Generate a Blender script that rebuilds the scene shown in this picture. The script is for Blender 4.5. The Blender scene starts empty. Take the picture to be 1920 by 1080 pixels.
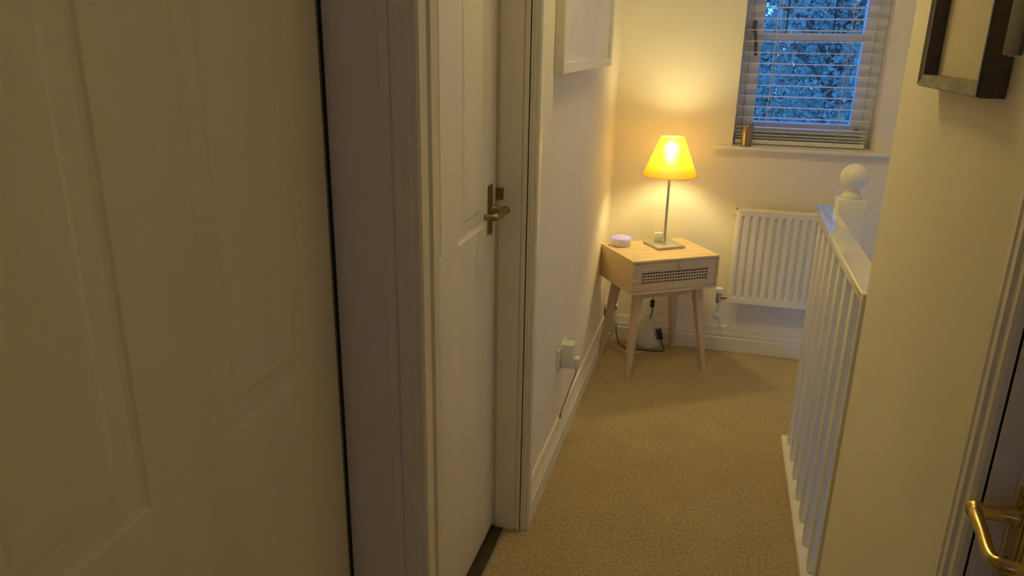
import bpy, bmesh, math, random
from mathutils import Vector, Matrix
sc = bpy.context.scene
C = sc.collection
random.seed(7)
PI = math.pi

# ------------------------------------------------------------------ camera
CAM = Vector((0.0, 0.0, 1.5))
YAW, PITCH, ROLL, FPX = -0.26091717, -0.31748926, -0.01809394, 1406.784
fw = Vector((math.sin(YAW)*math.cos(PITCH), math.cos(YAW)*math.cos(PITCH), math.sin(PITCH)))
rt0 = Vector((math.cos(YAW), -math.sin(YAW), 0)); dn0 = fw.cross(rt0)
cr, sr = math.cos(ROLL), math.sin(ROLL)
rt = cr*rt0 + sr*dn0; dn = -sr*rt0 + cr*dn0
cd = bpy.data.cameras.new('camera'); cam = bpy.data.objects.new('camera', cd); C.objects.link(cam)
cam.matrix_world = Matrix(((rt.x, -dn.x, -fw.x, CAM.x), (rt.y, -dn.y, -fw.y, CAM.y), (rt.z, -dn.z, -fw.z, CAM.z), (0, 0, 0, 1)))
cd.sensor_width = 36.0; cd.lens = FPX*36.0/1920.0; cd.clip_start = 0.02
sc.camera = cam

# ------------------------------------------------------------------ world (blue dusk), exposure
w = bpy.data.worlds.new('dusk'); sc.world = w; w.use_nodes = True
bg = w.node_tree.nodes['Background']
bg.inputs[0].default_value = (0.09, 0.29, 1.0, 1); bg.inputs[1].default_value = 3.5
vs = sc.view_settings
vs.view_transform = 'Standard'; vs.look = 'None'; vs.gamma = 1.0; vs.use_curve_mapping = False
vs.exposure = 0.18
BULB = 195.0                     # bulb emission strength
BULB_COL = (1.0, 0.84, 0.38)
DOME_COL = (1.0, 0.78, 0.27)
DOME_X, DOME_Y = -0.20, 2.25
DOME = 27.0                       # emission strength of the added, unseen ceiling fill dome
sc.cycles.use_denoising = True
sc.cycles.max_bounces = 10; sc.cycles.diffuse_bounces = 7; sc.cycles.adaptive_threshold = 0.02; sc.cycles.transparent_max_bounces = 16
sc.cycles.sample_clamp_indirect = 8.0

# ------------------------------------------------------------------ materials
def mat(name, col, rough=0.5, metal=0.0, noise=None, bump=None, emit=None, spec=0.5, coat=0.0, grain=None):
    m = bpy.data.materials.new(name); m.use_nodes = True
    nt = m.node_tree; b = nt.nodes['Principled BSDF']
    b.inputs['Base Color'].default_value = (*col, 1); b.inputs['Roughness'].default_value = rough
    b.inputs['Metallic'].default_value = metal; b.inputs['Specular IOR Level'].default_value = spec
    b.inputs['Coat Weight'].default_value = coat
    tc = nt.nodes.new('ShaderNodeTexCoord')
    if noise:                      # (scale, amount, detail)
        n = nt.nodes.new('ShaderNodeTexNoise'); n.inputs['Scale'].default_value = noise[0]; n.inputs['Detail'].default_value = noise[2]
        mp = nt.nodes.new('ShaderNodeMapping'); nt.links.new(tc.outputs['Object'], mp.inputs[0]); nt.links.new(mp.outputs[0], n.inputs['Vector'])
        if grain: mp.inputs['Scale'].default_value = grain
        r = nt.nodes.new('ShaderNodeValToRGB'); a = noise[1]
        r.color_ramp.elements[0].position = 0.3; r.color_ramp.elements[1].position = 0.7
        r.color_ramp.elements[0].color = (*[c*(1-a) for c in col], 1); r.color_ramp.elements[1].color = (*[min(1, c*(1+a)) for c in col], 1)
        nt.links.new(n.outputs['Fac'], r.inputs[0]); nt.links.new(r.outputs[0], b.inputs['Base Color'])
    if bump:                       # (scale, strength, distance)
        n2 = nt.nodes.new('ShaderNodeTexNoise'); n2.inputs['Scale'].default_value = bump[0]; n2.inputs['Detail'].default_value = 4
        mp2 = nt.nodes.new('ShaderNodeMapping'); nt.links.new(tc.outputs['Object'], mp2.inputs[0]); nt.links.new(mp2.outputs[0], n2.inputs['Vector'])
        if grain: mp2.inputs['Scale'].default_value = grain
        bp = nt.nodes.new('ShaderNodeBump'); bp.inputs['Strength'].default_value = bump[1]; bp.inputs['Distance'].default_value = bump[2]
        nt.links.new(n2.outputs['Fac'], bp.inputs['Height']); nt.links.new(bp.outputs[0], b.inputs['Normal'])
    if emit:
        b.inputs['Emission Color'].default_value = (*emit[0], 1); b.inputs['Emission Strength'].default_value = emit[1]
    return m
M = {}
M['wall'] = mat('wall_paint', (0.87, 0.815, 0.67), 0.75, noise=(3, 0.03, 3), bump=(60, 0.10, 0.002))
M['ceil'] = mat('ceiling_paint', (0.90, 0.88, 0.82), 0.85, bump=(60, 0.08, 0.002))
M['gloss'] = mat('white_gloss_paint', (0.86, 0.82, 0.71), 0.32, noise=(4, 0.02, 2), bump=(35, 0.06, 0.002))
M['door'] = mat('door_paint', (0.86, 0.82, 0.71), 0.34, noise=(4, 0.02, 2), bump=(30, 0.16, 0.002), grain=(3, 3, 0.25))
M['railpaint'] = mat('handrail_gloss_paint', (0.78, 0.76, 0.70), 0.12, coat=1.0, bump=(25, 0.03, 0.002))
M['rad'] = mat('radiator_enamel', (0.86, 0.82, 0.71), 0.35)
M['plastic'] = mat('white_plastic', (0.80, 0.78, 0.74), 0.35)
M['upvc'] = mat('white_window_frame', (0.82, 0.82, 0.82), 0.3)
M['slat'] = mat('blind_slat', (0.80, 0.80, 0.80), 0.4)
M['cord'] = mat('blind_cord', (0.75, 0.75, 0.75), 0.8)
M['black'] = mat('black_plastic', (0.025, 0.023, 0.02), 0.45)
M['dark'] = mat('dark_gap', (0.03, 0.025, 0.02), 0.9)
M['brass'] = mat('aged_brass', (0.62, 0.44, 0.17), 0.24, 1.0, noise=(30, 0.15, 3))
M['bronze'] = mat('dull_bronze', (0.30, 0.22, 0.11), 0.35, 1.0, noise=(40, 0.2, 3))
M['chrome'] = mat('brushed_steel', (0.62, 0.60, 0.56), 0.30, 1.0)
M['nickel'] = mat('satin_nickel', (0.50, 0.45, 0.38), 0.28, 1.0)
M['lampbase'] = mat('lamp_stem_metal', (0.50, 0.49, 0.46), 0.42, 0.7)
M['oak'] = mat('pale_oak', (0.66, 0.50, 0.30), 0.5, noise=(9, 0.16, 5), bump=(30, 0.08, 0.001), grain=(1.0, 9, 9))
M['oakleg'] = mat('pale_oak_leg', (0.60, 0.47, 0.30), 0.55, noise=(9, 0.14, 5), bump=(30, 0.08, 0.001), grain=(8, 8, 0.8))
M['drawer'] = mat('oak_drawer_front', (0.60, 0.48, 0.32), 0.55, noise=(9, 0.14, 5), grain=(1.0, 9, 9))
M['cane'] = mat('woven_cane', (0.62, 0.50, 0.33), 0.6, noise=(60, 0.12, 3))
M['cane_back'] = mat('cane_backing', (0.17, 0.13, 0.08), 0.8)
M['frame_w'] = mat('cream_frame', (0.72, 0.69, 0.62), 0.45, noise=(12, 0.04, 3))
M['print_w'] = mat('pale_print_paper', (0.76, 0.74, 0.68), 0.5, noise=(6, 0.05, 4))
M['frame_d'] = mat('dark_wood_frame', (0.085, 0.062, 0.045), 0.4, noise=(14, 0.3, 5), grain=(6, 1, 6))
M['frame_lit'] = mat('lamplit_wood_face', (0.24, 0.20, 0.13), 0.45, noise=(25, 0.35, 5), grain=(3, 1, 3))  # dark frame wood lightened to carry lamplight on the lower member
M['mount'] = mat('cream_mount_board', (0.74, 0.66, 0.50), 0.7, noise=(3, 0.03, 2))
M['grey'] = mat('grey_plastic_face', (0.17, 0.16, 0.13), 0.35)
M['greymat'] = mat('matt_grey_cover', (0.11, 0.10, 0.08), 0.7)
M['bag'] = mat('white_polythene', (0.78, 0.76, 0.72), 0.35, bump=(40, 0.4, 0.006))
M['cablew'] = mat('white_cable', (0.75, 0.72, 0.66), 0.45)
M['wood_dark'] = mat('dark_threshold_wood', (0.055, 0.035, 0.02), 0.5, noise=(20, 0.3, 4), grain=(8, 1, 8))
M['ring'] = mat('blue_light_ring', (0.1, 0.1, 0.6), 0.4, emit=((0.16, 0.13, 1.0), 2.2))
M['spk'] = mat('white_speaker_body', (0.75, 0.70, 0.78), 0.4)
M['spktop'] = mat('speaker_top_mesh', (0.55, 0.50, 0.46), 0.6, bump=(300, 0.2, 0.001))
M['tumbler'] = mat('amber_glass_tumbler', (0.30, 0.25, 0.17), 0.22, 0.55)
M['bark'] = mat('bark', (0.10, 0.075, 0.05), 0.9, noise=(12, 0.4, 5))
M['grass'] = mat('lawn', (0.07, 0.11, 0.04), 0.9, noise=(5, 0.4, 5))

def carpet_mat():
    m = bpy.data.materials.new('beige_carpet'); m.use_nodes = True
    nt = m.node_tree; b = nt.nodes['Principled BSDF']; N = nt.nodes.new; Lk = nt.links.new
    b.inputs['Roughness'].default_value = 0.95; b.inputs['Specular IOR Level'].default_value = 0.1
    b.inputs['Sheen Weight'].default_value = 0.15
    tc = N('ShaderNodeTexCoord')
    n1 = N('ShaderNodeTexNoise'); n1.inputs['Scale'].default_value = 95; n1.inputs['Detail'].default_value = 5; n1.inputs['Roughness'].default_value = 0.7
    n2 = N('ShaderNodeTexNoise'); n2.inputs['Scale'].default_value = 7; n2.inputs['Detail'].default_value = 4
    for n in (n1, n2): Lk(tc.outputs['Object'], n.inputs['Vector'])
    r = N('ShaderNodeValToRGB'); e = r.color_ramp.elements
    e[0].position = 0.34; e[0].color = (0.35, 0.265, 0.135, 1); e[1].position = 0.66; e[1].color = (0.64, 0.505, 0.285, 1)
    Lk(n1.outputs['Fac'], r.inputs[0])
    r2 = N('ShaderNodeValToRGB'); r2.color_ramp.elements[0].color = (0.84, 0.84, 0.84, 1); r2.color_ramp.elements[1].color = (1.1, 1.1, 1.1, 1)
    Lk(n2.outputs['Fac'], r2.inputs[0])
    mx = N('ShaderNodeMix'); mx.data_type = 'RGBA'; mx.blend_type = 'MULTIPLY'; mx.inputs['Factor'].default_value = 1
    Lk(r.outputs[0], mx.inputs['A']); Lk(r2.outputs[0], mx.inputs['B']); Lk(mx.outputs['Result'], b.inputs['Base Color'])
    bp = N('ShaderNodeBump'); bp.inputs['Strength'].default_value = 0.9; bp.inputs['Distance'].default_value = 0.006
    Lk(n1.outputs['Fac'], bp.inputs['Height']); Lk(bp.outputs[0], b.inputs['Normal'])
    return m
M['carpet'] = carpet_mat()

def shade_mat():
    m = bpy.data.materials.new('mustard_fabric_shade'); m.use_nodes = True
    nt = m.node_tree; nt.nodes.clear(); N = nt.nodes.new; Lk = nt.links.new
    out = N('ShaderNodeOutputMaterial'); tr = N('ShaderNodeBsdfTranslucent'); df = N('ShaderNodeBsdfDiffuse'); mx = N('ShaderNodeMixShader')
    tc = N('ShaderNodeTexCoord'); n = N('ShaderNodeTexNoise'); n.inputs['Scale'].default_value = 90; n.inputs['Detail'].default_value = 3
    mp = N('ShaderNodeMapping'); mp.inputs['Scale'].default_value = (1, 1, 2.2); Lk(tc.outputs['Object'], mp.inputs[0]); Lk(mp.outputs[0], n.inputs['Vector'])
    r = N('ShaderNodeValToRGB'); e = r.color_ramp.elements
    e[0].position = 0.3; e[0].color = (0.55, 0.36, 0.03, 1); e[1].position = 0.7; e[1].color = (0.72, 0.51, 0.06, 1)
    Lk(n.outputs['Fac'], r.inputs[0]); Lk(r.outputs[0], tr.inputs[0])
    df.inputs[0].default_value = (0.80, 0.58, 0.12, 1); mx.inputs[0].default_value = 0.40
    rf = N('ShaderNodeBsdfRefraction'); rf.inputs['Color'].default_value = (1.0, 0.94, 0.80, 1); rf.inputs['Roughness'].default_value = 0.75; rf.inputs['IOR'].default_value = 1.22
    mx2 = N('ShaderNodeMixShader'); mx2.inputs[0].default_value = 0.38
    Lk(df.outputs[0], mx.inputs[2]); Lk(tr.outputs[0], mx.inputs[1]); Lk(mx.outputs[0], mx2.inputs[1]); Lk(rf.outputs[0], mx2.inputs[2]); Lk(mx2.outputs[0], out.inputs[0])
    return m
M['shade'] = shade_mat()

def emit_mat(name, col, s):
    m = bpy.data.materials.new(name); m.use_nodes = True; nt = m.node_tree; nt.nodes.clear()
    o = nt.nodes.new('ShaderNodeOutputMaterial'); e = nt.nodes.new('ShaderNodeEmission')
    e.inputs[0].default_value = (*col, 1); e.inputs[1].default_value = s; nt.links.new(e.outputs[0], o.inputs[0]); return m
M['dome'] = emit_mat('fill_dome_glow', DOME_COL, DOME)
M['bulb'] = emit_mat('warm_bulb', BULB_COL, BULB)

def pane_mat():
    m = bpy.data.materials.new('window_glass'); m.use_nodes = True; nt = m.node_tree; nt.nodes.clear()
    o = nt.nodes.new('ShaderNodeOutputMaterial'); t = nt.nodes.new('ShaderNodeBsdfTransparent'); g = nt.nodes.new('ShaderNodeBsdfGlossy')
    g.inputs['Roughness'].default_value = 0.02; t.inputs[0].default_value = (0.94, 0.96, 0.97, 1)
    fr = nt.nodes.new('ShaderNodeFresnel'); fr.inputs[0].default_value = 1.35
    mx = nt.nodes.new('ShaderNodeMixShader'); nt.links.new(fr.outputs[0], mx.inputs[0]); nt.links.new(t.outputs[0], mx.inputs[1]); nt.links.new(g.outputs[0], mx.inputs[2])
    nt.links.new(mx.outputs[0], o.inputs[0]); return m
M['glass'] = pane_mat()

def leaf_mat():
    m = bpy.data.materials.new('leaf_green'); m.use_nodes = True; nt = m.node_tree; nt.nodes.clear(); N = nt.nodes.new; Lk = nt.links.new
    o = N('ShaderNodeOutputMaterial'); d = N('ShaderNodeBsdfPrincipled'); t = N('ShaderNodeBsdfTranslucent'); mx = N('ShaderNodeMixShader'); mx.inputs[0].default_value = 0.35
    tc = N('ShaderNodeTexCoord'); n = N('ShaderNodeTexNoise'); n.inputs['Scale'].default_value = 3.0; n.inputs['Detail'].default_value = 6
    Lk(tc.outputs['Object'], n.inputs['Vector'])
    r = N('ShaderNodeValToRGB'); e = r.color_ramp.elements
    e[0].position = 0.3; e[0].color = (0.09, 0.15, 0.10, 1); e[1].position = 0.7; e[1].color = (0.34, 0.46, 0.34, 1)
    Lk(n.outputs['Fac'], r.inputs[0]); Lk(r.outputs[0], d.inputs['Base Color']); Lk(r.outputs[0], t.inputs[0]); d.inputs['Roughness'].default_value = 0.35
    Lk(d.outputs[0], mx.inputs[1]); Lk(t.outputs[0], mx.inputs[2]); Lk(mx.outputs[0], o.inputs[0]); return m
M['leaf'] = leaf_mat()

# ------------------------------------------------------------------ mesh builder
class MB:
    def __init__(s): s.bm = bmesh.new()
    def box(s, x0, x1, y0, y1, z0, z1, bev=0.0, seg=1):
        r = bmesh.ops.create_cube(s.bm, size=1.0)
        for v in r['verts']:
            v.co = Vector(((x0+x1)/2+v.co.x*(x1-x0), (y0+y1)/2+v.co.y*(y1-y0), (z0+z1)/2+v.co.z*(z1-z0)))
        if bev > 0:
            es = list({e for v in r['verts'] for e in v.link_edges})
            bmesh.ops.bevel(s.bm, geom=es, offset=bev, segments=seg, affect='EDGES', profile=0.5)
        return s
    def prism(s, pts, axis, a, b):          # polygon pts in the plane across axis, extruded a..b
        def P(p, t):
            return Vector((t, p[0], p[1])) if axis == 'x' else Vector((p[0], t, p[1])) if axis == 'y' else Vector((p[0], p[1], t))
        A = [s.bm.verts.new(P(p, a)) for p in pts]; B = [s.bm.verts.new(P(p, b)) for p in pts]
        n = len(pts)
        for i in range(n): s.bm.faces.new((A[i], A[(i+1) % n], B[(i+1) % n], B[i]))
        s.bm.faces.new(A[::-1]); s.bm.faces.new(B); return s
    def lathe(s, prof, cx, cy, seg=32, axis='z', cap=True):      # prof: (r, h)
        rings = []
        for r, h in prof:
            ring = []
            for i in range(seg):
                a = 2*PI*i/seg; u, v = r*math.cos(a), r*math.sin(a)
                co = Vector((cx+u, cy+v, h)) if axis == 'z' else Vector((h, cx+u, cy+v)) if axis == 'x' else Vector((cx+u, h, cy+v))
                ring.append(s.bm.verts.new(co))
            rings.append(ring)
        for A, B in zip(rings, rings[1:]):
            for i in range(seg): s.bm.faces.new((A[i], A[(i+1) % seg], B[(i+1) % seg], B[i]))
        if cap: s.bm.faces.new(rings[0][::-1]); s.bm.faces.new(rings[-1])
        return s
    def tube(s, pts, r, seg=10):
        pts = [Vector(p) for p in pts]; rr = r if isinstance(r, (list, tuple)) else [r]*len(pts)
        rings = []; up = Vector((0, 0, 1)); n0 = None
        for i, p in enumerate(pts):
            t = (pts[min(i+1, len(pts)-1)]-pts[max(i-1, 0)]).normalized()
            if n0 is None:
                n0 = t.cross(up) if abs(t.z) < 0.95 else t.cross(Vector((1, 0, 0)))
            n0 = (n0 - t*n0.dot(t)).normalized(); b = t.cross(n0)
            rings.append([s.bm.verts.new(p+rr[i]*(math.cos(2*PI*k/seg)*n0+math.sin(2*PI*k/seg)*b)) for k in range(seg)])
        for A, B in zip(rings, rings[1:]):
            for i in range(seg): s.bm.faces.new((A[i], A[(i+1) % seg], B[(i+1) % seg], B[i]))
        s.bm.faces.new(rings[0][::-1]); s.bm.faces.new(rings[-1]); return s
    def loft(s, rings, cap=True):
        R = [[s.bm.verts.new(Vector(p)) for p in ring] for ring in rings]; n = len(R[0])
        for A, B in zip(R, R[1:]):
            for i in range(n): s.bm.faces.new((A[i], A[(i+1) % n], B[(i+1) % n], B[i]))
        if cap: s.bm.faces.new(R[0][::-1]); s.bm.faces.new(R[-1])
        return s
    def quad(s, *p): s.bm.faces.new([s.bm.verts.new(Vector(q)) for q in p]); return s
    def build(s, name, m, parent=None, smooth=None, fix=True):
        if fix: bmesh.ops.recalc_face_normals(s.bm, faces=s.bm.faces[:])
        me = bpy.data.meshes.new(name); s.bm.to_mesh(me); s.bm.free()
        me.materials.append(M[m])
        if smooth is not None:
            for p in me.polygons: p.use_smooth = True
            me.set_sharp_from_angle(angle=math.radians(smooth))
        o = bpy.data.objects.new(name, me); C.objects.link(o)
        if parent: o.parent = parent
        return o
def smooth_path(P, n=8):
    P = [Vector(p) for p in P]; out = []
    for i in range(len(P)-1):
        a, b, c, d = P[max(i-1, 0)], P[i], P[i+1], P[min(i+2, len(P)-1)]
        for k in range(n):
            t = k/n; out.append(0.5*((2*b)+(-a+c)*t+(2*a-5*b+4*c-d)*t*t+(-a+3*b-3*c+d)*t**3))
    out.append(P[-1]); return out
def empty(name, loc=(0, 0, 0), rz=0.0):
    o = bpy.data.objects.new(name, None); C.objects.link(o); o.location = loc; o.rotation_euler.z = rz; o.empty_display_size = 0.05; return o
def tag(o, label, cat, group=None):
    o['label'] = label; o['category'] = cat
    if group: o['group'] = group
    return o
def struct(o, label=None, cat=None):
    o['kind'] = 'structure'
    if label: o['label'] = label
    if cat: o['category'] = cat
    return o

# ------------------------------------------------------------------ the shell
XL, XR, YF, YB, ZC = -0.49, 0.366, 3.77, -1.6, 2.4
XLO = -0.66                      # back of the left wall
AY0, AY1 = 0.29, 1.15            # opening of the ajar near door
BY0, BY1 = 1.25, 2.00            # opening of the far closed door
RY0, RY1 = 0.175, 0.945          # opening of the right door
HD = 2.03                        # door head
YW = 1.80                        # end of right wall
m = MB(); m.box(-0.70, 0.44, YB, 2.88, -0.25, 0.0); m.box(-0.70, 0.53, 2.88, YF, -0.25, 0.0)
struct(m.build('floor', 'carpet'), 'beige flecked carpet of the landing', 'carpet')
m = MB(); m.box(-1.9, 1.6, YB-0.1, YF+0.25, ZC, ZC+0.1); struct(m.build('ceiling', 'ceil'), 'white painted landing ceiling', 'ceiling')
m = MB()
for a, b in ((YB, AY0-0.02), (AY1+0.02, BY0-0.02), (BY1+0.02, YF)): m.box(XLO, XL, a, b, 0, ZC)
for a, b in ((AY0, AY1), (BY0, BY1)): m.box(XLO, XL, a-0.02, b+0.02, HD+0.02, ZC)
struct(m.build('wall_left', 'wall'), 'cream painted left wall with two doorways', 'wall')
m = MB()
for a, b in ((YB, RY0-0.015), (RY1+0.015, YW)): m.box(XR, 0.50, a, b, 0, ZC)
m.box(XR, 0.50, RY0-0.015, RY1+0.015, HD+0.02, ZC); m.box(XR+0.075, 0.50, YB, YW, -2.6, 0.0)
struct(m.build('wall_right', 'wall'), 'cream painted right wall stub beside the stairwell', 'wall')
WX0, WX1, WZ0, WZ1 = 0.070, 0.695, 1.047, 2.02
m = MB()
for x0, x1, z0, z1 in ((-0.9, WX0, -2.6, ZC), (WX1, 1.6, -2.6, ZC), (WX0, WX1, -2.6, WZ0-0.02), (WX0, WX1, WZ1, ZC)): m.box(x0, x1, YF, YF+0.25, z0, z1)
struct(m.build('wall_far', 'wall'), 'cream painted far wall with the window', 'wall')
m = MB(); m.box(1.40, 1.6, YB, YF, -2.6, ZC); struct(m.build('wall_stairwell', 'wall'), 'cream painted wall across the stairwell', 'wall')
m = MB(); m.box(0.50, 1.40, YB-0.1, YB, -2.6, ZC); m.box(0.50, 1.40, YW-0.6, YW-0.5, -2.6, ZC)
struct(m.build('wall_stairwell_end', 'wall'), 'cream painted end wall of the stairwell', 'wall')
m = MB()
for x0, x1, z0, z1 in ((-0.9, -0.25, 0, ZC), (0.15, 0.60, 0, ZC), (-0.25, 0.15, 0, 1.25), (-0.25, 0.15, 1.67, ZC)): m.box(x0, x1, YB-0.12, YB, z0, z1)
struct(m.build('wall_back', 'wall'), 'cream painted wall behind the viewer', 'wall')
m = MB(); m.box(0.44, 1.40, YW-0.5, YF, -2.7, -2.6); struct(m.build('floor_lower', 'carpet'), 'carpeted floor at the foot of the stairs', 'carpet')
# dark closed rooms behind the doors
m = MB(); m.box(-1.9, -1.8, YB, YF, -0.1, ZC); m.box(-1.8, XLO, YB, YB+0.1, -0.1, ZC); m.box(-1.8, XLO, YF-0.1, YF, -0.1, ZC); m.box(-1.8, -0.70, YB, YF, -0.1, -0.002)
m.box(-1.8, XLO, 1.16, 1.24, -0.002, ZC)
struct(m.build('wall_rooms', 'wall'), 'walls of the unlit rooms behind the doors', 'wall')

# skirting: an ogee-like stepped profile
def skirt_prof(d=0.020, h=0.132):
    return [(0, 0), (d, 0), (d, h*0.52), (d*0.80, h*0.56), (d*0.80, h*0.60), (d*0.88, h*0.66), (d*0.62, h*0.76), (d*0.50, h*0.86), (d*0.50, h*0.90), (d*0.34, h), (0, h)]
def skirt_y(name, x, sgn, y0, y1):
    m = MB(); m.prism([(x+sgn*a, b) for a, b in skirt_prof()], 'y', y0, y1); return struct(m.build(name, 'gloss'), None)
def skirt_x(name, y, sgn, x0, x1):
    m = MB(); m.prism([(y+sgn*a, b) for a, b in skirt_prof()], 'x', x0, x1); return struct(m.build(name, 'gloss'), None)
s = skirt_y('baseboard_left', XL, 1, BY1+0.052, YF); s['label'] = 'moulded white skirting board along the left wall'; s['category'] = 'skirting'
s = skirt_x('baseboard_far', YF, -1, XL, 0.53); s['label'] = 'moulded white skirting board under the radiator'; s['category'] = 'skirting'
s = skirt_y('baseboard_right', XR, -1, RY1+0.055, YW); s['label'] = 'moulded white skirting board along the right wall'; s['category'] = 'skirting'

# door frames: lining + stepped architrave
def left_frame(name, y0, y1, depth, steps, label):
    root = empty(name, (0, 0, 0)); struct(root, label, 'door frame')
    for tag_, yy, sg in (('near', y0, -1), ('far', y1, 1)):
        m = MB(); a, b = sorted((yy, yy+sg*0.03)); m.box(-depth, XL+0.001, a-0.0, b, 0, HD); m.build('lining', 'gloss', root)
        # architrave, stepped edge towards the opening
        P = [(XL-0.006, yy+sg*0.000)]
        for x, o in steps: P.append((x, yy+sg*o))
        xe, oe = steps[-1]
        P += [(xe, yy+sg*0.044), (xe-0.006, yy+sg*0.049), (XL-0.006, yy+sg*0.049)]
        m = MB(); m.prism(P, 'z', 0, HD+0.05); m.build('architrave', 'gloss', root)
    m = MB(); m.box(-depth, XL+0.001, y0, y1, HD, HD+0.03); m.build('lining', 'gloss', root)
    m = MB(); m.box(XL, XL+0.02, y0, y1, HD, HD+0.05); m.build('architrave', 'gloss', root)
    return root
stepsB = [(-0.493, 0.0), (-0.493, 0.004), (-0.482, 0.004), (-0.480, 0.009), (-0.472, 0.009), (-0.467, 0.014)]
stepsA = [(-0.496, 0.0), (-0.496, 0.003), (-0.486, 0.003), (-0.484, 0.008), (-0.474, 0.008), (-0.470, 0.013)]
trA = left_frame('trim_1', AY0, AY1, 0.655, stepsA, 'white painted frame of the ajar door at far left')
trB = left_frame('trim_2', BY0, BY1, 0.655, stepsB, 'white painted frame of the closed door on the left')
# moulded bead lines on the lining of the near frame (facing the viewer)
m = MB()
for x0, x1, o in ((-0.512, -0.496, 0.004), (-0.534, -0.516, 0.003)): m.box(x0, x1, AY1-o, AY1+0.002, 0, HD, 0.0012)
m.build('bead', 'gloss', trA)
m = MB(); m.box(-0.600, -0.575, BY1-0.0005, BY1+0.006, 0, HD); m.box(-0.574, -0.512, BY1-0.006, BY1+0.002, 0, HD, 0.001); m.box(-0.509, -0.497, BY1-0.003, BY1+0.002, 0, HD, 0.001)
m.build('bead', 'gloss', trB)
m = MB(); m.box(-0.6345, -0.6305, AY1-0.004, AY1+0.001, 0, HD); m.build('gap_shade_strip', 'dark', trA)  # dark strip: shade of the gap beside the ajar door, put in as colour
m = MB(); m.box(-0.583, -0.561, BY1-0.0085, BY1-0.005, 1.078, 1.112, 0.001); m.build('latch_keep', 'bronze', trB)
# right frame
root = empty('trim_3'); struct(root, 'white painted frame of the right-hand door', 'door frame')
for yy, sg in ((RY0, -1), (RY1, 1)):
    m = MB(); a, b = sorted((yy, yy+sg*0.001)); a, b = (yy-0.02, yy) if sg < 0 else (yy, yy+0.02); m.box(XR-0.001, 0.445, a, b, 0, HD); m.build('lining', 'gloss', root)
    P = [(XR+0.002, yy), (XR-0.008, yy), (XR-0.012, yy+sg*0.006), (XR-0.012, yy+sg*0.020), (XR-0.016, yy+sg*0.024), (XR-0.016, yy+sg*0.036), (XR-0.018, yy+sg*0.040), (XR-0.018, yy+sg*0.050), (XR-0.012, yy+sg*0.053), (XR+0.002, yy+sg*0.053)]
    m = MB(); m.prism(P, 'z', 0, HD+0.05); m.build('architrave', 'gloss', root)
m = MB(); m.box(XR-0.018, XR, RY0, RY1, HD, HD+0.05); m.build('architrave', 'gloss', root)

# ------------------------------------------------------------------ doors (local: x = out of the face, y = along the width, z up)
def panel_mesh(y0, y1, z0, z1, q=1.0):
    rings = []
    for ins, d in ((0, 0), (0.006, -0.005), (0.014, -0.0075), (0.022, -0.0065), (0.044, -0.0055), (0.052, -0.0015), (0.056, -0.001)):
        d *= q
        rings.append([(d, y0+ins, z0+ins), (d, y1-ins, z0+ins), (d, y1-ins, z1-ins), (d, y0+ins, z1-ins)])
    m = MB(); R = [[m.bm.verts.new(Vector(p)) for p in r] for r in rings]
    for A, B in zip(R, R[1:]):
        for i in range(4): m.bm.faces.new((A[i], A[(i+1) % 4], B[(i+1) % 4], B[i]))
    m.bm.faces.new(R[-1]); return m
def make_door(name, loc, rz, width, panels, label, zlo=0.012, relief=1.0):
    root = empty(name, loc, rz); struct(root, label, 'door')
    z0, z1 = panels[0][2], panels[0][3]
    m = MB(); m.box(-0.040, -0.010, 0, width, zlo, HD-0.004)
    ys = sorted([v for p in panels for v in p[:2]])
    m.box(-0.010, 0, 0, width, zlo, z0); m.box(-0.010, 0, 0, width, z1, HD-0.004)
    m.box(-0.010, 0, 0, ys[0], z0, z1); m.box(-0.010, 0, ys[1], ys[2], z0, z1); m.box(-0.010, 0, ys[3], width, z0, z1)
    m.build('leaf', 'door', root)
    for p in panels: panel_mesh(*p, relief).build('panel', 'door', root)
    return root
# ajar near door: hinge towards the viewer, free edge swung a little into its room
A_ANG = math.radians(3.0)
dA = make_door('door_1', (-0.588, AY0+0.004, 0), A_ANG, 0.842, [(0.10, 0.335, 0.965, 1.86), (0.474, 0.742, 0.965, 1.86)], 'white panelled door standing ajar at far left', relief=0.32)
dB = make_door('door_2', (-0.585, BY0+0.003, 0), 0, BY1-BY0-0.006, [(0.10, 0.308, 1.022, 1.86), (0.422, 0.645, 1.022, 1.86)], 'closed white panelled door on the left, brass lever handle at its edge', relief=0.7)
dR = make_door('door_3', (0.400, RY1-0.001, 0), PI, RY1-RY0-0.002, [(0.11, 0.33, 1.10, 1.86), (0.44, 0.66, 1.10, 1.86)], 'white door at right edge with brass lever handle')

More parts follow.
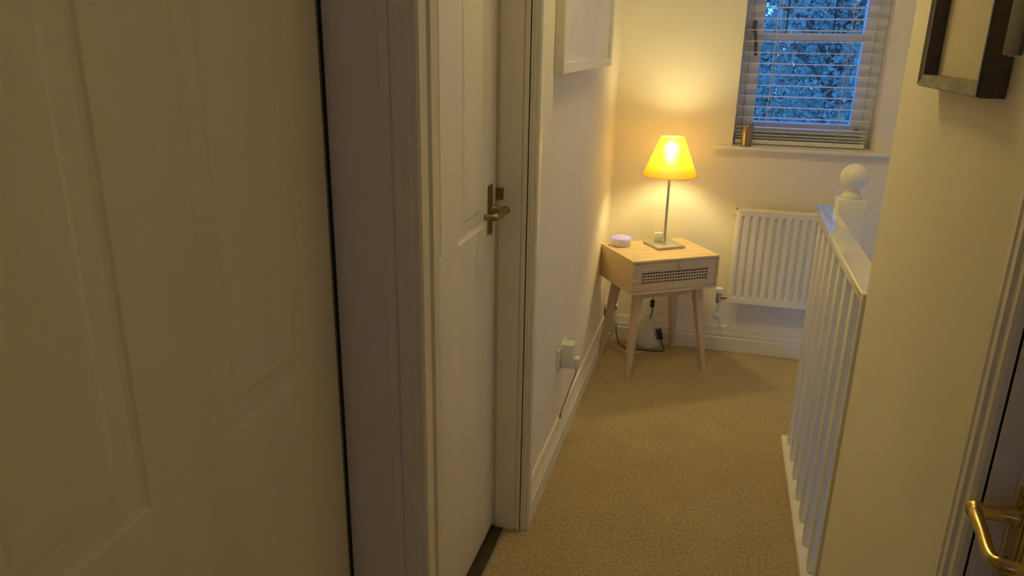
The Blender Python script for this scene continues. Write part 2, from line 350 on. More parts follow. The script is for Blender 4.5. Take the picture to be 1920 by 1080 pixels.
def build_handle(root, yc, zs, ztop, zbot, sgn, reach, length, mp, ml, wplate=0.040, drop=0.004, flare=0.0):
    m = MB(); m.box(0, 0.004, yc-wplate/2, yc+wplate/2, zbot, ztop, 0.0015); m.box(0.003, 0.0065, yc-wplate/2+0.006, yc+wplate/2-0.006, zbot+0.008, ztop-0.008, 0.0012)
    pl = m.build('door_handle', mp, root)
    m = MB(); m.lathe([(0.012, 0.005), (0.0125, 0.012), (0.009, 0.018), (0.0085, reach-0.010), (0.0105, reach)], yc, zs, 20, 'x'); m.build('neck', ml, pl, 40)
    P = smooth_path([(reach-0.002, yc-sgn*0.006, zs), (reach+0.003, yc+sgn*0.012, zs+0.001), (reach+0.002+flare*0.5, yc+sgn*length*0.45, zs-drop*0.3), (reach+0.002+flare, yc+sgn*length*0.85, zs-drop), (reach-0.004+flare, yc+sgn*length, zs-drop), (reach-0.020+flare*0.5, yc+sgn*(length+0.006), zs-drop), (reach-0.034, yc+sgn*(length+0.004), zs-drop)], 6)
    n = len(P); R = [0.0115 if i < 4 else 0.0085-0.0012*math.sin(PI*i/n) if i < n*0.6 else 0.0085 for i in range(n)]
    R[0] = 0.008; R[-1] = 0.006
    m = MB(); m.tube(P, R, 14); m.build('lever', ml, pl, 50)
    for z in (ztop-0.014, zbot+0.014):
        m = MB(); m.lathe([(0.0035, 0.006), (0.0035, 0.0078), (0.002, 0.0082)], yc, z, 12, 'x'); m.build('screw', ml, pl, 40)
    m = MB(); m.lathe([(0.0042, 0.0062), (0.0042, 0.0072)], yc, zs-0.062, 12, 'x'); m.box(0.0062, 0.0072, yc-0.0018, yc+0.0018, zs-0.076, zs-0.062); m.build('keyhole', 'dark', pl)
    return pl
build_handle(dB, 1.945-BY0-0.003-0.008, 1.062, 1.130, 0.992, -1, 0.046, 0.080, 'bronze', 'bronze', 0.036)
build_handle(dR, 0.035, 0.966, 0.998, 0.815, 1, 0.052, 0.098, 'brass', 'brass', 0.042, flare=0.006)

# threshold and carpet bar of the closed left door
m = MB(); m.box(-0.640, -0.545, BY0, BY1, -0.01, 0.002); struct(m.build('trim_4', 'wood_dark'), 'dark wooden threshold under the closed left door', 'threshold')
m = MB(); m.prism([(-0.548, 0.0), (-0.538, 0.0), (-0.541, 0.005), (-0.545, 0.005)], 'y', BY0+0.004, BY1-0.012); struct(m.build('trim_5', 'chrome'), 'thin metal carpet bar along the left doorway', 'carpet bar')

# ------------------------------------------------------------------ window in the far wall
root = empty('window_1', ((WX0+WX1)/2, YF+0.2, WZ0)); struct(root, 'white casement window with a horizontal glazing bar', 'window')
ox, oy, oz = root.location
def wpart(name, mt, fn, smooth=None, par=None):
    m = MB(); fn(m); bmesh.ops.translate(m.bm, verts=m.bm.verts[:], vec=(-ox, -oy, -oz)); return m.build(name, mt, par or root, smooth)
y0, y1 = YF+0.165, YF+0.235
def fr(m):
    m.box(WX0, WX0+0.038, y0, y1, WZ0-0.02, WZ1, 0.003); m.box(WX1-0.045, WX1, y0, y1, WZ0-0.02, WZ1, 0.003)
    m.box(WX0+0.037, WX1-0.044, y0, y1, WZ0-0.02, WZ0+0.048, 0.003); m.box(WX0+0.037, WX1-0.044, y0, y1, WZ1-0.045, WZ1, 0.003)
wpart('window_frame', 'upvc', fr)
sx0, sx1, sz0, sz1 = WX0+0.038, WX1-0.045, WZ0+0.048, WZ1-0.045
def sash(m):
    a, b = y0-0.012, y1-0.012
    m.box(sx0, sx0+0.050, a, b, sz0, sz1, 0.004); m.box(sx1-0.048, sx1, a, b, sz0, sz1, 0.004)
    m.box(sx0+0.049, sx1-0.047, a, b, sz0, sz0+0.052, 0.004); m.box(sx0+0.049, sx1-0.047, a, b, sz1-0.05, sz1, 0.004)
wpart('sash', 'upvc', sash)
wpart('glazing_bar', 'upvc', lambda m: m.box(sx0+0.049, sx1-0.047, y0-0.008, y1-0.02, 1.527, 1.560, 0.004))
gx0, gx1 = sx0+0.048, sx1-0.046
wpart('pane', 'glass', lambda m: m.box(gx0, gx1, y0+0.030, y0+0.034, sz0+0.05, 1.53))
wpart('pane', 'glass', lambda m: m.box(gx0, gx1, y0+0.030, y0+0.034, 1.557, sz1-0.048))
for x in (0.262, 0.470): wpart('lead_strip', 'black', lambda m: m.box(x-0.003, x+0.003, y0+0.024, y0+0.030, 1.560, sz1-0.05))
wh = wpart('window_handle', 'grey', lambda m: (m.box(0.108, 0.126, y0-0.026, y0-0.011, 1.560, 1.615, 0.004), m.tube(smooth_path([(0.117, y0-0.030, 1.60), (0.119, y0-0.040, 1.575), (0.128, y0-0.042, 1.52), (0.134, y0-0.040, 1.455)], 5), [0.008]*15+[0.006], 10)), 50)
wpart('stay_peg', 'grey', lambda m: m.lathe([(0.006, y0-0.030), (0.006, y0-0.012)], 0.628, 1.128, 12, 'y'))
m = MB()
m.box(-0.010, 0.760, YF-0.045, YF+0.003, WZ0-0.016, WZ0, 0.004, 2); m.box(WX0+0.001, WX1-0.001, YF, YF+0.166, WZ0-0.016, WZ0-0.0005)
struct(m.build('trim_6', 'gloss'), 'white painted window sill board with projecting ends', 'window sill')

# venetian blind
root = empty('venetian_blind', (0.37, YF+0.10, WZ1-0.05)); tag(root, 'white venetian blind with open slats hanging in the window', 'blind')
ox, oy, oz = root.location
yb = YF+0.095; bx0, bx1 = 0.079, 0.662
def bpart(name, mt, fn, smooth=None):
    m = MB(); fn(m); bmesh.ops.translate(m.bm, verts=m.bm.verts[:], vec=(-ox, -oy, -oz)); return m.build(name, mt, root, smooth)
bpart('head_rail', 'slat', lambda m: m.box(bx0, bx1, yb-0.028, yb+0.028, WZ1-0.055, WZ1-0.006, 0.003))
zs = [1.078, 1.092, 1.108, 1.126]
z = 1.172
while z < WZ1-0.07: zs.append(z); z += 0.0495
slat_me = None
for i, z in enumerate(zs):
    if slat_me is None:
        m = MB(); P = []
        for k in range(7):
            t = -1+2*k/6; P.append((t*0.024, 0.0022*(1-t*t)))
        P = P + [(a, b+0.0022) for a, b in P[::-1]]
        m.prism(P, 'x', bx0-0.3705, bx1-0.3705)
        o = m.build('slat', 'slat', root); slat_me = o.data
    else:
        o = bpy.data.objects.new('slat', slat_me); C.objects.link(o); o.parent = root
    o.location = (0.3705-ox, yb-oy, z-oz); o.rotation_euler.x = math.radians(-1.5)
bpart('bottom_rail', 'slat', lambda m: m.box(bx0, bx1, yb-0.026, yb+0.026, 1.050, 1.070, 0.004))
for x in (0.214, 0.534):
    for yy in (-0.026, 0.026): bpart('ladder_cord', 'cord', lambda m: m.tube([(x, yb+yy, 1.06), (x, yb+yy, WZ1-0.05)], 0.0011, 6))
    bpart('lift_cord', 'cord', lambda m: m.tube([(x+0.012, yb-0.027, 1.06), (x+0.012, yb-0.027, WZ1-0.05)], 0.0009, 6))

# tumbler on the sill
m = MB(); m.lathe([(0.020, 0.0), (0.024, 0.002), (0.0265, 0.030), (0.027, 0.070), (0.0255, 0.098), (0.0240, 0.100), (0.0235, 0.097), (0.0245, 0.065), (0.022, 0.012), (0.010, 0.010)], 0, 0, 28)
o = m.build('tumbler', 'tumbler', None, 40); o.location = (0.132, YF-0.017, WZ0+0.0005); tag(o, 'small amber brown tumbler standing at left end of window sill', 'tumbler')

# ------------------------------------------------------------------ radiator
RX0, RX1, RZ0, RZ1, RYF = 0.122, 0.605, 0.285, 0.757, 3.680
root = empty('radiator', (RX0, YF, RZ0)); tag(root, 'white fluted panel radiator on far wall below the window', 'radiator')
ox, oy, oz = root.location
def rpart(name, mt, fn, smooth=None, par=None):
    m = MB(); fn(m); bmesh.ops.translate(m.bm, verts=m.bm.verts[:], vec=(-ox, -oy, -oz)); return m.build(name, mt, par or root, smooth)
def radpanel(m):
    xs = [(RX0, 0), (RX0+0.014, 0)]; g = RX0+0.024
    while g < RX1-0.03:
        xs += [(g, 0), (g+0.0045, 1), (g+0.0115, 1), (g+0.0165, 0)]; g += 0.0375
    xs += [(RX1-0.006, 0), (RX1, 0)]
    zz = [(RZ0, 0), (RZ0+0.004, 0), (RZ0+0.028, 0), (RZ0+0.040, 1), (RZ1-0.040, 1), (RZ1-0.028, 0), (RZ1-0.004, 0), (RZ1, 0)]
    G = []
    for j, (z, a) in enumerate(zz):
        edge = 0.006 if j in (0, len(zz)-1) else 0
        G.append([m.bm.verts.new(Vector((x, RYF+0.013*a*b+(edge or (0.006 if i in (0, len(xs)-1) else 0)), z))) for i, (x, b) in enumerate(xs)])
    for A, B in zip(G, G[1:]):
        for i in range(len(xs)-1): m.bm.faces.new((A[i], A[i+1], B[i+1], B[i]))
    m.box(RX0+0.001, RX1-0.001, RYF+0.0145, RYF+0.060, RZ0+0.004, RZ1-0.010)
    m.box(RX0, RX1, RYF+0.006, RYF+0.058, RZ1-0.010, RZ1-0.001); m.box(RX0, RX0+0.004, RYF+0.006, RYF+0.058, RZ0, RZ1-0.001); m.box(RX1-0.004, RX1, RYF+0.006, RYF+0.058, RZ0, RZ1-0.001); m.box(RX0, RX1, RYF+0.006, RYF+0.058, RZ0, RZ0+0.008)
rpart('radiator_panel', 'rad', radpanel)
rpart('vent_plug', 'plastic', lambda m: m.lathe([(0.010, RX0-0.016), (0.010, RX0-0.004), (0.006, RX0+0.002)], 3.705, RZ1-0.030, 14, 'x'), 40)
for x in (RX0+0.08, RX1-0.08): rpart('bracket', 'rad', lambda m: m.box(x-0.012, x+0.012, 3.735, YF, RZ0+0.05, RZ1-0.05))
VX, VY = 0.080, 3.705
v = rpart('valve', 'nickel', lambda m: (m.lathe([(0.010, 0.275), (0.012, 0.280), (0.012, 0.318), (0.009, 0.324)], VX, VY, 18), m.lathe([(0.010, VX), (0.010, VX+0.018), (0.014, VX+0.019), (0.014, VX+0.030), (0.008, VX+0.031), (0.008, RX0+0.004)], VY, 0.305, 16, 'x')), 40)
rpart('valve_cap', 'plastic', lambda m: m.lathe([(0.013, 0.324), (0.019, 0.328), (0.0205, 0.340), (0.019, 0.350), (0.010, 0.353)], VX, VY, 22), 40, v)
rpart('pipe', 'plastic', lambda m: m.tube(smooth_path([(VX, VY, 0.276), (VX, VY, 0.235), (VX, VY+0.008, 0.212), (VX, VY+0.030, 0.203), (VX, YF, 0.203)], 6), 0.0075, 12), 50)
rpart('pipe_collar', 'plastic', lambda m: m.lathe([(0.008, VY-0.010), (0.020, VY-0.006), (0.021, VY+0.002), (0.008, VY+0.004)], VX+0.003, 0.203, 20, 'y'), 40)

# ------------------------------------------------------------------ balustrade
root = empty('balustrade', (0.40, 2.35, 0)); tag(root, 'white painted stair balustrade with ball-topped newel post', 'balustrade')
ox, oy, oz = root.location
def spart(name, mt, fn, smooth=None, par=None):
    m = MB(); fn(m); bmesh.ops.translate(m.bm, verts=m.bm.verts[:], vec=(-ox, -oy, -oz)); return m.build(name, mt, par or root, smooth)
RT = 0.955
prof = [(0.360, RT-0.003), (0.363, RT), (0.427, RT), (0.430, RT-0.003), (0.430, RT-0.012), (0.427, RT-0.016), (0.421, RT-0.018), (0.419, RT-0.030), (0.414, RT-0.036), (0.414, RT-0.050), (0.376, RT-0.050), (0.376, RT-0.036), (0.371, RT-0.030), (0.369, RT-0.018), (0.363, RT-0.016), (0.360, RT-0.012)]
spart('handrail', 'railpaint', lambda m: m.prism(prof, 'y', YW, 2.895))
spart('base_rail', 'gloss', lambda m: m.box(0.361, 0.445, YW, 2.875, -0.002, 0.020, 0.003))
bal_me = None
for k in range(8):
    yk = 2.80-0.130*k+0.020
    if bal_me is None:
        m = MB(); m.box(-0.020, 0.020, -0.020, 0.020, 0, RT-0.070, 0.004, 2); o = m.build('baluster', 'gloss', root, 40); bal_me = o.data
    else:
        o = bpy.data.objects.new('baluster', bal_me); C.objects.link(o); o.parent = root
    o.location = (0.400-ox, yk-oy-0.002, 0.020)
NX, NY = 0.476, 2.847
npst = spart('newel_post', 'gloss', lambda m: m.box(NX-0.047, NX+0.047, NY-0.046, NY+0.046, -0.35, 0.994, 0.005, 2), 40)
ball = [(0.034, 0.993), (0.036, 1.000), (0.030, 1.010), (0.024, 1.020), (0.022, 1.026)]
for k in range(1, 15):
    a = -PI/2+PI*k/15
    r, h = 0.047*math.cos(a), 1.068+0.047*math.sin(a)
    if h > 1.030: ball.append((r, h))
ball.append((0.004, 1.115))
spart('ball_cap', 'gloss', lambda m: m.lathe(ball, NX, NY, 36), 60, npst)
spart('wall_post', 'gloss', lambda m: m.box(0.358, 0.432, YW-0.004, YW+0.018, 0.02, RT+0.006, 0.003, 2))

# stairs going down beyond the newel
root = empty('staircase', (0.53, 3.3, -0.2)); tag(root, 'carpeted stairs descending behind the balustrade', 'stairs')
st = None
for k in range(5):
    m = MB(); m.box(0.53+0.16*k-0.53, 0.53+0.16*(k+1)+0.01-0.53, 2.90-3.3, YF-3.302, -0.20*(k+1)-0.10+0.2, -0.20*(k+1)+0.2, 0.008); m.build('tread', 'carpet', root)

# ------------------------------------------------------------------ bedside table
TA = math.radians(33.8); TC = Vector((-0.2146, 3.478, 0)); TW, TD, TZ0, TZ1 = 0.4435, 0.335, 0.426, 0.584
tab = empty('bedside_table', TC, TA); tag(tab, 'pale oak bedside table with cane drawer front and splayed legs', 'table')
hw, hd = TW/2, TD/2
th = 0.012
m = MB(); m.box(-hw, hw, -hd, hd, TZ1-th, TZ1, 0.0015); m.box(-hw, hw, -hd, hd, TZ0, TZ0+th, 0.0015)
m.box(-hw, -hw+th, -hd, hd, TZ0+th*0.9, TZ1-th*0.9, 0.001); m.box(hw-th, hw, -hd, hd, TZ0+th*0.9, TZ1-th*0.9, 0.001); m.box(-hw+th, hw-th, hd-0.010, hd-0.002, TZ0+th, TZ1-th)
m.build('cabinet_body', 'oak', tab)
# drawer: frame around the cane, set a little back
dx, dz0, dz1, dy = hw-th-0.002, TZ0+th+0.002, TZ1-th-0.002, -hd+0.003
cx0, cx1, cz0, cz1 = -dx+0.036, dx-0.040, dz0+0.032, dz0+0.088
m = MB()
for a, b, c, d in ((-dx, dx, dz0, cz0), (-dx, dx, cz1, dz1), (-dx, cx0, cz0, cz1), (cx1, dx, cz0, cz1)): m.box(a, b, dy, dy+0.015, c, d)
m.box(-dx, dx, dy+0.0152, hd-0.04, dz0+0.004, dz1-0.02)
dr = m.build('drawer', 'drawer', tab)
m = MB(); m.box(cx0, cx1, dy+0.010, dy+0.0145, cz0, cz1); m.build('cane_backing', 'cane_back', dr)
m = MB(); n = 24
for i in range(n+1):
    x = cx0+(cx1-cx0)*i/n; m.box(x-0.0022, x+0.0022, dy+0.0055, dy+0.0075, cz0, cz1)
for j in range(5):
    z = cz0+(cz1-cz0)*j/4; m.box(cx0, cx1, dy+0.0040, dy+0.0060, max(z-0.0030, cz0), min(z+0.0030, cz1))
o = m.build('cane_panel', 'cane', dr); o['kind'] = 'stuff'
m = MB(); m.lathe([(0.004, dy+0.002), (0.004, dy-0.008), (0.008, dy-0.010), (0.0088, dy-0.016), (0.006, dy-0.019), (0.001, dy-0.020)][::-1], 0.012, dz1-0.020, 18, 'y'); m.build('knob', 'chrome', dr, 40)
# legs: splayed and tapered, under a small frame
def leg(sx, sy):
    tx, ty, bx_, by_ = sx*0.155, sy*0.108, sx*0.206, sy*0.148
    def ring(cx, cy, z, a): return [(cx-a, cy-a, z), (cx+a, cy-a, z), (cx+a, cy+a, z), (cx-a, cy+a, z)]
    m = MB(); m.loft([ring(bx_, by_, 0.0, 0.0105), ring(bx_+(tx-bx_)*0.95, by_+(ty-by_)*0.95, 0.385, 0.019), ring(tx, ty, TZ0, 0.020)]); return m
for sx in (-1, 1):
    for sy in (-1, 1): leg(sx, sy).build('leg', 'oakleg', tab)
for y in (-0.108, 0.108):
    m = MB(); m.box(-0.150, 0.150, y-0.009, y+0.009, 0.388, TZ0, 0.001); m.build('apron', 'oakleg', tab)
for x in (-0.155, 0.155):
    m = MB(); m.box(x-0.009, x+0.009, -0.105, 0.105, 0.388, TZ0, 0.001); m.build('apron', 'oakleg', tab)

# ------------------------------------------------------------------ table lamp
LX, LY = -0.199, 3.548
lamp = empty('table_lamp', (LX, LY, TZ1), math.radians(35)); tag(lamp, 'lit table lamp with mustard yellow tapered shade on slim grey stem', 'lamp')
m = MB(); m.box(-0.073, 0.073, -0.073, 0.073, 0.0004, 0.0125, 0.002, 2); m.build('base', 'lampbase', lamp, 40)
m = MB(); m.lathe([(0.014, 0.0122), (0.014, 0.016), (0.0062, 0.018), (0.0062, 0.36), (0.012, 0.362), (0.012, 0.395), (0.010, 0.40)], 0, 0, 20); m.build('stem', 'lampbase', lamp, 40)
SB, ST = 0.338, 0.513
m = MB(); SEG = 64; rb, rtp, tk = 0.125, 0.053, 0.0012
m.lathe([(rb, SB), (rtp, ST), (rtp-tk, ST), (rb-tk, SB), (rb, SB)], 0, 0, SEG, 'z', False); m.build('shade', 'shade', lamp, 50)
for r, z in ((rb, SB), (rtp, ST)):
    m = MB(); m.tube([(r*math.cos(2*PI*i/48), r*math.sin(2*PI*i/48), z) for i in range(49)], 0.0016, 6); m.build('shade_rim', 'shade', lamp, 60)
m = MB()
for i in range(3):
    a = 2*PI*i/3+0.4; m.tube([(0.012*math.cos(a), 0.012*math.sin(a), 0.398), ((rtp-0.001)*math.cos(a), (rtp-0.001)*math.sin(a), ST-0.002)], 0.0012, 6)
m.build('shade_carrier', 'lampbase', lamp, 50)
prof = [(0.012, 0.398), (0.013, 0.418), (0.017, 0.429)]
for k in range(0, 10):
    a = -0.75+(PI/2+0.75)*k/9; prof.append((0.029*math.cos(a) if k < 9 else 0.001, 0.463+0.029*math.sin(a)))
m = MB(); m.lathe(prof, 0, 0, 24); m.build('bulb', 'bulb', lamp, 60)

# small white switch box on the lamp base
o = MB().box(-0.019, 0.019, -0.012, 0.012, 0, 0.042, 0.004, 2); o.box(-0.013, 0.013, -0.0135, -0.0115, 0.014, 0.030, 0.001)
o = o.build('switch_box', 'plastic', None, 40); o.location = (-0.230, 3.580, TZ1+0.0128); o.rotation_euler.z = math.radians(15); tag(o, 'small white plastic box lying on the lamp base', 'box')

# round speaker with a blue light ring
spk = empty('round_speaker', (-0.395, 3.486, TZ1), 0); tag(spk, 'small round white speaker with glowing blue ring on table', 'speaker')
m = MB(); m.lathe([(0.040, 0.0004), (0.0445, 0.003), (0.0465, 0.018), (0.0465, 0.034), (0.044, 0.0385), (0.040, 0.040)], 0, 0, 44); m.build('body', 'spk', spk, 40)
m = MB(); m.lathe([(0.0448, 0.0376), (0.0450, 0.0395), (0.0425, 0.0415), (0.0395, 0.0405), (0.0395, 0.0385), (0.0448, 0.0376)], 0, 0, 48, 'z', False); m.build('light_ring', 'ring', spk, 60)
m = MB(); m.lathe([(0.0395, 0.0395), (0.038, 0.0402), (0.002, 0.0402)], 0, 0, 40); m.build('top', 'spktop', spk, 40)

# ------------------------------------------------------------------ sockets, plugs, cables
sk = empty('wall_socket', (XL, 2.560, 0.388)); tag(sk, 'white double wall socket low on the left wall', 'socket')
m = MB(); m.box(0, 0.010, -0.073, 0.073, -0.043, 0.043, 0.002, 2); m.build('face_plate', 'plastic', sk, 40)
for y in (-0.02, 0.02):
    m = MB(); m.box(0.0095, 0.0125, y-0.006, y+0.006, 0.024, 0.038, 0.001); m.build('rocker_switch', 'plastic', sk)
pa = empty('plug_adapter', (XL+0.010, 2.527, 0.400)); tag(pa, 'white plug adapter pushed into the left wall socket, small plug in front', 'plug')
m = MB(); m.box(0.0005, 0.046, -0.026, 0.026, -0.040, 0.052, 0.003, 2); m.build('body', 'plastic', pa, 40)
m = MB(); m.box(0.046, 0.066, -0.004, 0.028, -0.052, -0.008, 0.002, 2); m.box(0.018, 0.048, 0.020, 0.0275, -0.052, -0.036, 0.001); m.build('front_plug', 'plastic', pa, 40)
P = smooth_path([(XL+0.066, 2.540, 0.350), (XL+0.064, 2.536, 0.325), (XL+0.052, 2.525, 0.285), (XL+0.038, 2.512, 0.235), (XL+0.024, 2.500, 0.190), (XL+0.020, 2.497, 0.168)], 6)
m = MB(); m.tube(P, 0.0022, 8); m.tube([P[-2]+Vector((0, 0, 0.002)), P[-1], P[-1]-Vector((0, 0.002, 0.010))], 0.0042, 8)
tag(m.build('charging_cable', 'bronze', None, 50), 'thin grey cable hanging from the plug down to the skirting', 'cable')

cb = empty('socket_box', (-0.456, YF-0.022, 0.134)); tag(cb, 'white surface-mounted socket in the corner behind the table leg', 'socket')
m = MB(); m.box(-0.032, 0.034, -0.020, 0.0225, -0.040, 0.060, 0.003, 2); m.build('box', 'plastic', cb, 40)
m = MB(); m.box(0.024, 0.034, -0.024, -0.0195, 0.040, 0.050, 0.001); m.build('switch', 'black', cb)
m = MB(); m.tube(smooth_path([(-0.484, 3.735, 0.192), (-0.485, 3.728, 0.16), (-0.484, 3.725, 0.11), (-0.478, 3.722, 0.085), (-0.466, 3.718, 0.078)], 6), 0.0024, 8)
tag(m.build('black_cable', 'black', None, 50), 'short black cable running down beside the corner socket', 'cable')

# white bag-like bundle, black adapter, hanging plug and cables under the table
m = MB(); rings = []
for z, w2, d2, ox_ in ((0.0, 0.050, 0.030, 0.0), (0.012, 0.056, 0.036, 0.0), (0.05, 0.048, 0.032, -0.002), (0.10, 0.034, 0.022, -0.006), (0.14, 0.022, 0.013, -0.010), (0.160, 0.014, 0.008, -0.010), (0.174, 0.006, 0.004, -0.008)):
    ring = []
    for k in range(18):
        a = 2*PI*k/18; q = 1+0.14*math.sin(3*a+z*30)+0.07*math.sin(7*a+z*50)
        ring.append((ox_+w2*q*math.cos(a), d2*q*math.sin(a), z+0.004*math.sin(5*a) if 0 < z < 0.17 else z))
    rings.append(ring)
m.loft(rings); o = m.build('plastic_bag', 'bag', None, 40); o.location = (-0.252, 3.690, 0.0005); tag(o, 'crumpled white plastic bag standing on carpet under the table', 'bag')
ad = MB().box(-0.014, 0.014, -0.010, 0.010, 0, 0.056, 0.003, 2).build('power_adapter', 'black', None, 40); ad.location = (-0.184, 3.690, 0.050); ad.rotation_euler = (0.05, -0.28, 0.1)
tag(ad, 'black power adapter leaning beside the white bag', 'adapter')
m = MB(); m.box(-0.252, -0.230, 3.700, 3.716, 0.212, 0.252, 0.003, 2); m.tube(smooth_path([(-0.241, 3.708, 0.214), (-0.240, 3.707, 0.18), (-0.246, 3.704, 0.15), (-0.252, 3.700, 0.13)], 6), 0.0030, 8)
m.tube([(-0.241, 3.708, 0.25), (-0.241, 3.700, 0.36), (-0.241, 3.690, 0.42)], 0.0025, 8)
tag(m.build('hanging_plug', 'black', None, 50), 'black cable connector hanging down behind the table', 'connector')
def cable(name, mt, pts, r, label):
    m = MB(); m.tube(smooth_path(pts, 8), r, 8); tag(m.build(name, mt, None, 60), label, 'cable')
cable('floor_cable', 'cablew', [(-0.455, 3.712, 0.085), (-0.475, 3.66, 0.10), (-0.462, 3.62, 0.075), (-0.445, 3.66, 0.055), (-0.462, 3.69, 0.075), (-0.44, 3.64, 0.045), (-0.40, 3.60, 0.010), (-0.34, 3.575, 0.005), (-0.29, 3.58, 0.005), (-0.262, 3.61, 0.005)], 0.0030, 'white cable looping from the corner socket across the carpet')
cable('floor_cable', 'cablew', [(-0.425, 3.712, 0.110), (-0.40, 3.705, 0.10), (-0.37, 3.69, 0.065), (-0.34, 3.65, 0.030), (-0.325, 3.63, 0.012), (-0.30, 3.64, 0.005)], 0.0034, 'white cable slanting down from corner socket to white bag')
cable('floor_cable', 'black', [(-0.42, 3.715, 0.088), (-0.415, 3.69, 0.06), (-0.395, 3.655, 0.02), (-0.36, 3.63, 0.005), (-0.31, 3.625, 0.005), (-0.25, 3.625, 0.005), (-0.20, 3.63, 0.005), (-0.165, 3.645, 0.005), (-0.165, 3.675, 0.005), (-0.178, 3.686, 0.03), (-0.180, 3.690, 0.052)], 0.0028, 'black cable looping on the carpet to the adapter')

# ------------------------------------------------------------------ pictures
def picture(name, origin, face, y0, y1, z0, z1, fw_, depth, mf, mi, mm, label, recess, sgn, face_mat=None):
    """box frame on a wall in the plane x; sgn: direction out of the wall"""
    root = empty(name, (origin, (y0+y1)/2, z0)); tag(root, label, 'picture')
    oy_, oz_ = (y0+y1)/2, z0
    Y0, Y1, Z1 = y0-oy_, y1-oy_, z1-z0
    X = lambda a: sgn*a
    def member(pts_o, pts_i, nm):
        m = MB()
        # pts: two outer and two inner (y, z); four profile stations
        st_ = [(0.001, 0.0), (depth*0.86, 0.0), (depth, 0.12), (depth*0.93, 0.55), (depth*0.90, 1.0), (recess, 1.0)]
        ringA, ringB = [], []
        for d, t in st_:
            ringA.append((X(d), pts_o[0][0]*(1-t)+pts_i[0][0]*t, pts_o[0][1]*(1-t)+pts_i[0][1]*t))
            ringB.append((X(d), pts_o[1][0]*(1-t)+pts_i[1][0]*t, pts_o[1][1]*(1-t)+pts_i[1][1]*t))
        m.loft([ringA, ringB]); return m.build(nm, mf, root)
    O = [(Y0, 0), (Y1, 0), (Y1, Z1), (Y0, Z1)]; I = [(Y0+fw_, fw_), (Y1-fw_, fw_), (Y1-fw_, Z1-fw_), (Y0+fw_, Z1-fw_)]
    for k in range(4): member((O[k], O[(k+1) % 4]), (I[k], I[(k+1) % 4]), 'frame_member')
    m = MB(); a, b = sorted((X(recess-0.003), X(recess))); m.box(a, b, Y0+fw_*0.7, Y1-fw_*0.7, fw_*0.7, Z1-fw_*0.7); m.build('print', mi, root)
    return root
picture('picture_frame', XL, 0, 2.272, 3.275, 1.408, 2.10, 0.034, 0.030, 'frame_w', 'print_w', None, 'large pale framed print in cream frame on the left wall', 0.018, 1)
pr = picture('picture_frame', XR, 0, 1.170, 1.515, 1.438, 1.90, 0.020, 0.036, 'frame_d', 'mount', None, 'dark wooden deep box frame with cream mount on right wall', 0.010, -1)
# lower member of the dark frame, lamplight put into its lighter wood colour
low = [c for c in pr.children if c.name.startswith('frame_member')][0]; low.data.materials[0] = M['frame_lit']

th_ = empty('thermostat', (XR, 1.078, 1.493)); tag(th_, 'small grey and white wall control box right of the dark frame', 'thermostat')
m = MB(); m.box(-0.030, -0.0005, -0.030, 0.030, 0, 0.085, 0.003, 2); m.build('body', 'plastic', th_, 40)
m = MB(); m.box(-0.0345, -0.030, -0.028, 0.030, 0.001, 0.083, 0.002, 2); m.build('cover', 'greymat', th_, 40)

# unseen flush dome added to the ceiling as warm fill for the landing
dl = empty('ceiling_fill', (DOME_X, DOME_Y, ZC)); tag(dl, 'added round frosted fill dome on landing ceiling, level with the handrail', 'lamp')
m = MB(); m.lathe([(0.150, -0.018), (0.152, -0.001)], 0, 0, 40); m.build('base', 'plastic', dl, 40)
m = MB(); m.lathe([(0.002, -0.085)]+[(0.140*math.sin(a), -0.018-0.067*math.cos(a)) for a in [PI/2*k/9 for k in range(1, 10)]], 0, 0, 36); m.build('fill_diffuser', 'dome', dl, 60)

# small unseen window added behind the viewer to let in fill daylight
root = empty('fill_window', (-0.05, YB-0.06, 1.25)); struct(root, 'small white window added behind the viewer for fill daylight', 'window')
m = MB()
for x0, x1, z0, z1 in ((-0.20, -0.165, 0, 0.42), (0.165, 0.20, 0, 0.42), (-0.165, 0.165, 0, 0.035), (-0.165, 0.165, 0.385, 0.42)): m.box(x0, x1, -0.03, 0.03, z0, z1)
m.build('window_frame', 'upvc', root)
m = MB(); m.box(-0.165, 0.165, -0.002, 0.002, 0.035, 0.385); m.build('pane', 'glass', root)

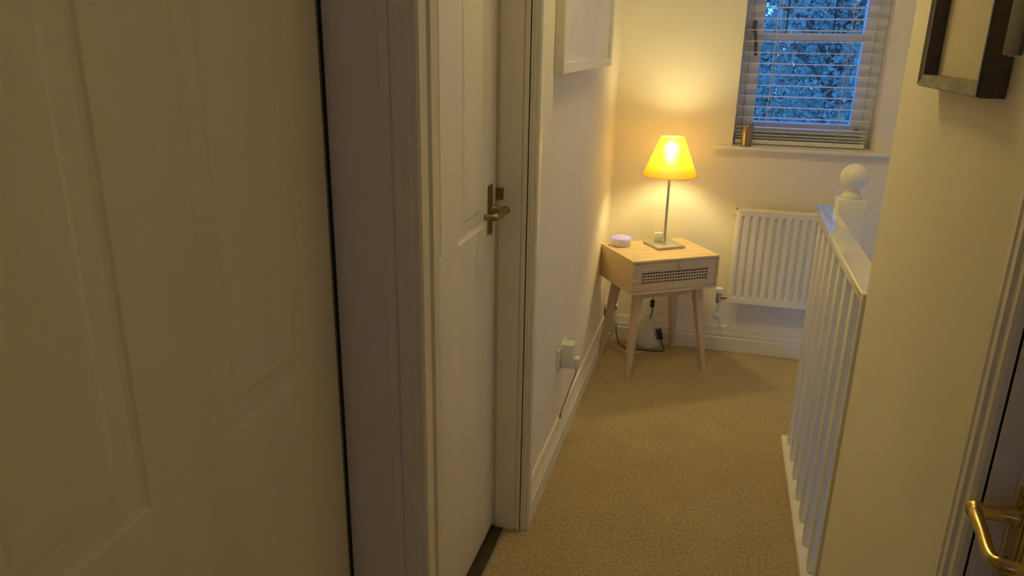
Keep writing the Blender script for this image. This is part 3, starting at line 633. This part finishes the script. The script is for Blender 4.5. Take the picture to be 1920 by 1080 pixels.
# ------------------------------------------------------------------ garden outside
m = MB(); m.box(-14, 14, YF+0.4, 22, -2.8, -2.7); struct(m.build('ground', 'grass'), 'garden lawn outside the window', 'lawn')
def tree(x, y, h, rad, nleaf, label, seed, zc, squash=1.0):
    rnd = random.Random(seed)
    root = empty('tree', (x, y, -2.7)); tag(root, label, 'tree')
    m = MB(); m.tube(smooth_path([(0, 0, 0), (0.05, 0.03, h*0.3), (-0.04, 0.06, h*0.6), (0.02, 0, h*0.9)], 5), [0.13-0.10*i/15 for i in range(16)], 10); m.build('trunk', 'bark', root, 60)
    m = MB()
    for k in range(34):
        a = rnd.uniform(0, 2*PI); z0 = rnd.uniform(0.2, 0.85)*h; L = rad*rnd.uniform(0.6, 1.0)
        e = Vector((math.cos(a)*L, math.sin(a)*L, z0+rnd.uniform(-0.2, 0.9)))
        m.tube(smooth_path([(0, 0, z0), (e.x*0.4, e.y*0.4, z0+(e.z-z0)*0.6+0.1), tuple(e)], 4), [0.028-0.0026*i for i in range(9)], 5)
    m.build('branches', 'bark', root, 60)
    verts, faces = [], []
    for k in range(nleaf):
        a = rnd.uniform(0, 2*PI); q = rnd.random()**0.45
        zz = rnd.uniform(-1, 1); rr = math.sqrt(max(0, 1-zz*zz))*q
        c = Vector((math.cos(a)*rr*rad, math.sin(a)*rr*rad, zc+2.7+zz*q*h*0.5))
        if math.sin(c.x*5+seed)*math.sin(c.z*4.3+seed*2)*math.sin(c.y*3) > 0.5: continue
        d = Vector((rnd.gauss(0, 1), rnd.gauss(0, 1), rnd.gauss(-0.5, 0.8))).normalized()
        s_ = d.cross(Vector((rnd.gauss(0, 1), rnd.gauss(0, 1), rnd.gauss(0, 1)))).normalized()
        L = rnd.uniform(0.03, 0.06); Wd = L*rnd.uniform(0.22, 0.40); n_ = d.cross(s_)*L*0.12
        i = len(verts); verts += [c, c+d*L*0.5+s_*Wd+n_, c+d*L, c+d*L*0.5-s_*Wd+n_]; faces.append((i, i+1, i+2, i+3))
    me = bpy.data.meshes.new('foliage'); me.from_pydata(verts, [], faces); me.materials.append(M['leaf'])
    o = bpy.data.objects.new('foliage', me); C.objects.link(o); o.parent = root; o['kind'] = 'stuff'
tree(0.9, 7.0, 5.2, 1.9, 56000, 'broad leafy tree filling the view outside the window', 3, 0.3)
tree(-1.9, 10.4, 5.0, 1.9, 30000, 'second leafy tree behind the left of window', 11, -0.2)
tree(2.9, 10.4, 6.0, 1.9, 50000, 'third leafy tree behind the right of window', 5, 0.5)
# clipped hedge at the end of the garden
hd_ = empty('hedge', (0.5, 13.0, -2.7)); tag(hd_, 'tall dense hedge at the end of garden behind the trees', 'hedge')
rnd = random.Random(21); verts, faces = [], []
for k in range(60000):
    x = rnd.uniform(-1.6, 3.2); top = 4.05+0.35*math.sin(x*2.3)+(1.2 if x > 0.5 else 0.0)*min(1, (x-0.5)*2 if x > 0.5 else 0)+0.15*math.sin(x*9)
    z = rnd.uniform(2.6, top); y = rnd.uniform(-0.5, 0.5)
    d = Vector((rnd.gauss(0, 1), rnd.gauss(0, 1), rnd.gauss(-0.4, 0.8))).normalized(); s_ = d.cross(Vector((rnd.gauss(0, 1), rnd.gauss(0, 1), rnd.gauss(0, 1)))).normalized()
    L = rnd.uniform(0.05, 0.09); Wd = L*rnd.uniform(0.25, 0.4); c = Vector((x-0.5, y, z)); i = len(verts)
    verts += [c, c+d*L*0.5+s_*Wd, c+d*L, c+d*L*0.5-s_*Wd]; faces.append((i, i+1, i+2, i+3))
me = bpy.data.meshes.new('foliage'); me.from_pydata(verts, [], faces); me.materials.append(M['leaf'])
o = bpy.data.objects.new('foliage', me); C.objects.link(o); o.parent = hd_; o['kind'] = 'stuff'
MB().box(-2.2, 2.8, -0.35, 0.35, 0.0, 2.7, 0.1).build('hedge_base', 'leaf', hd_)
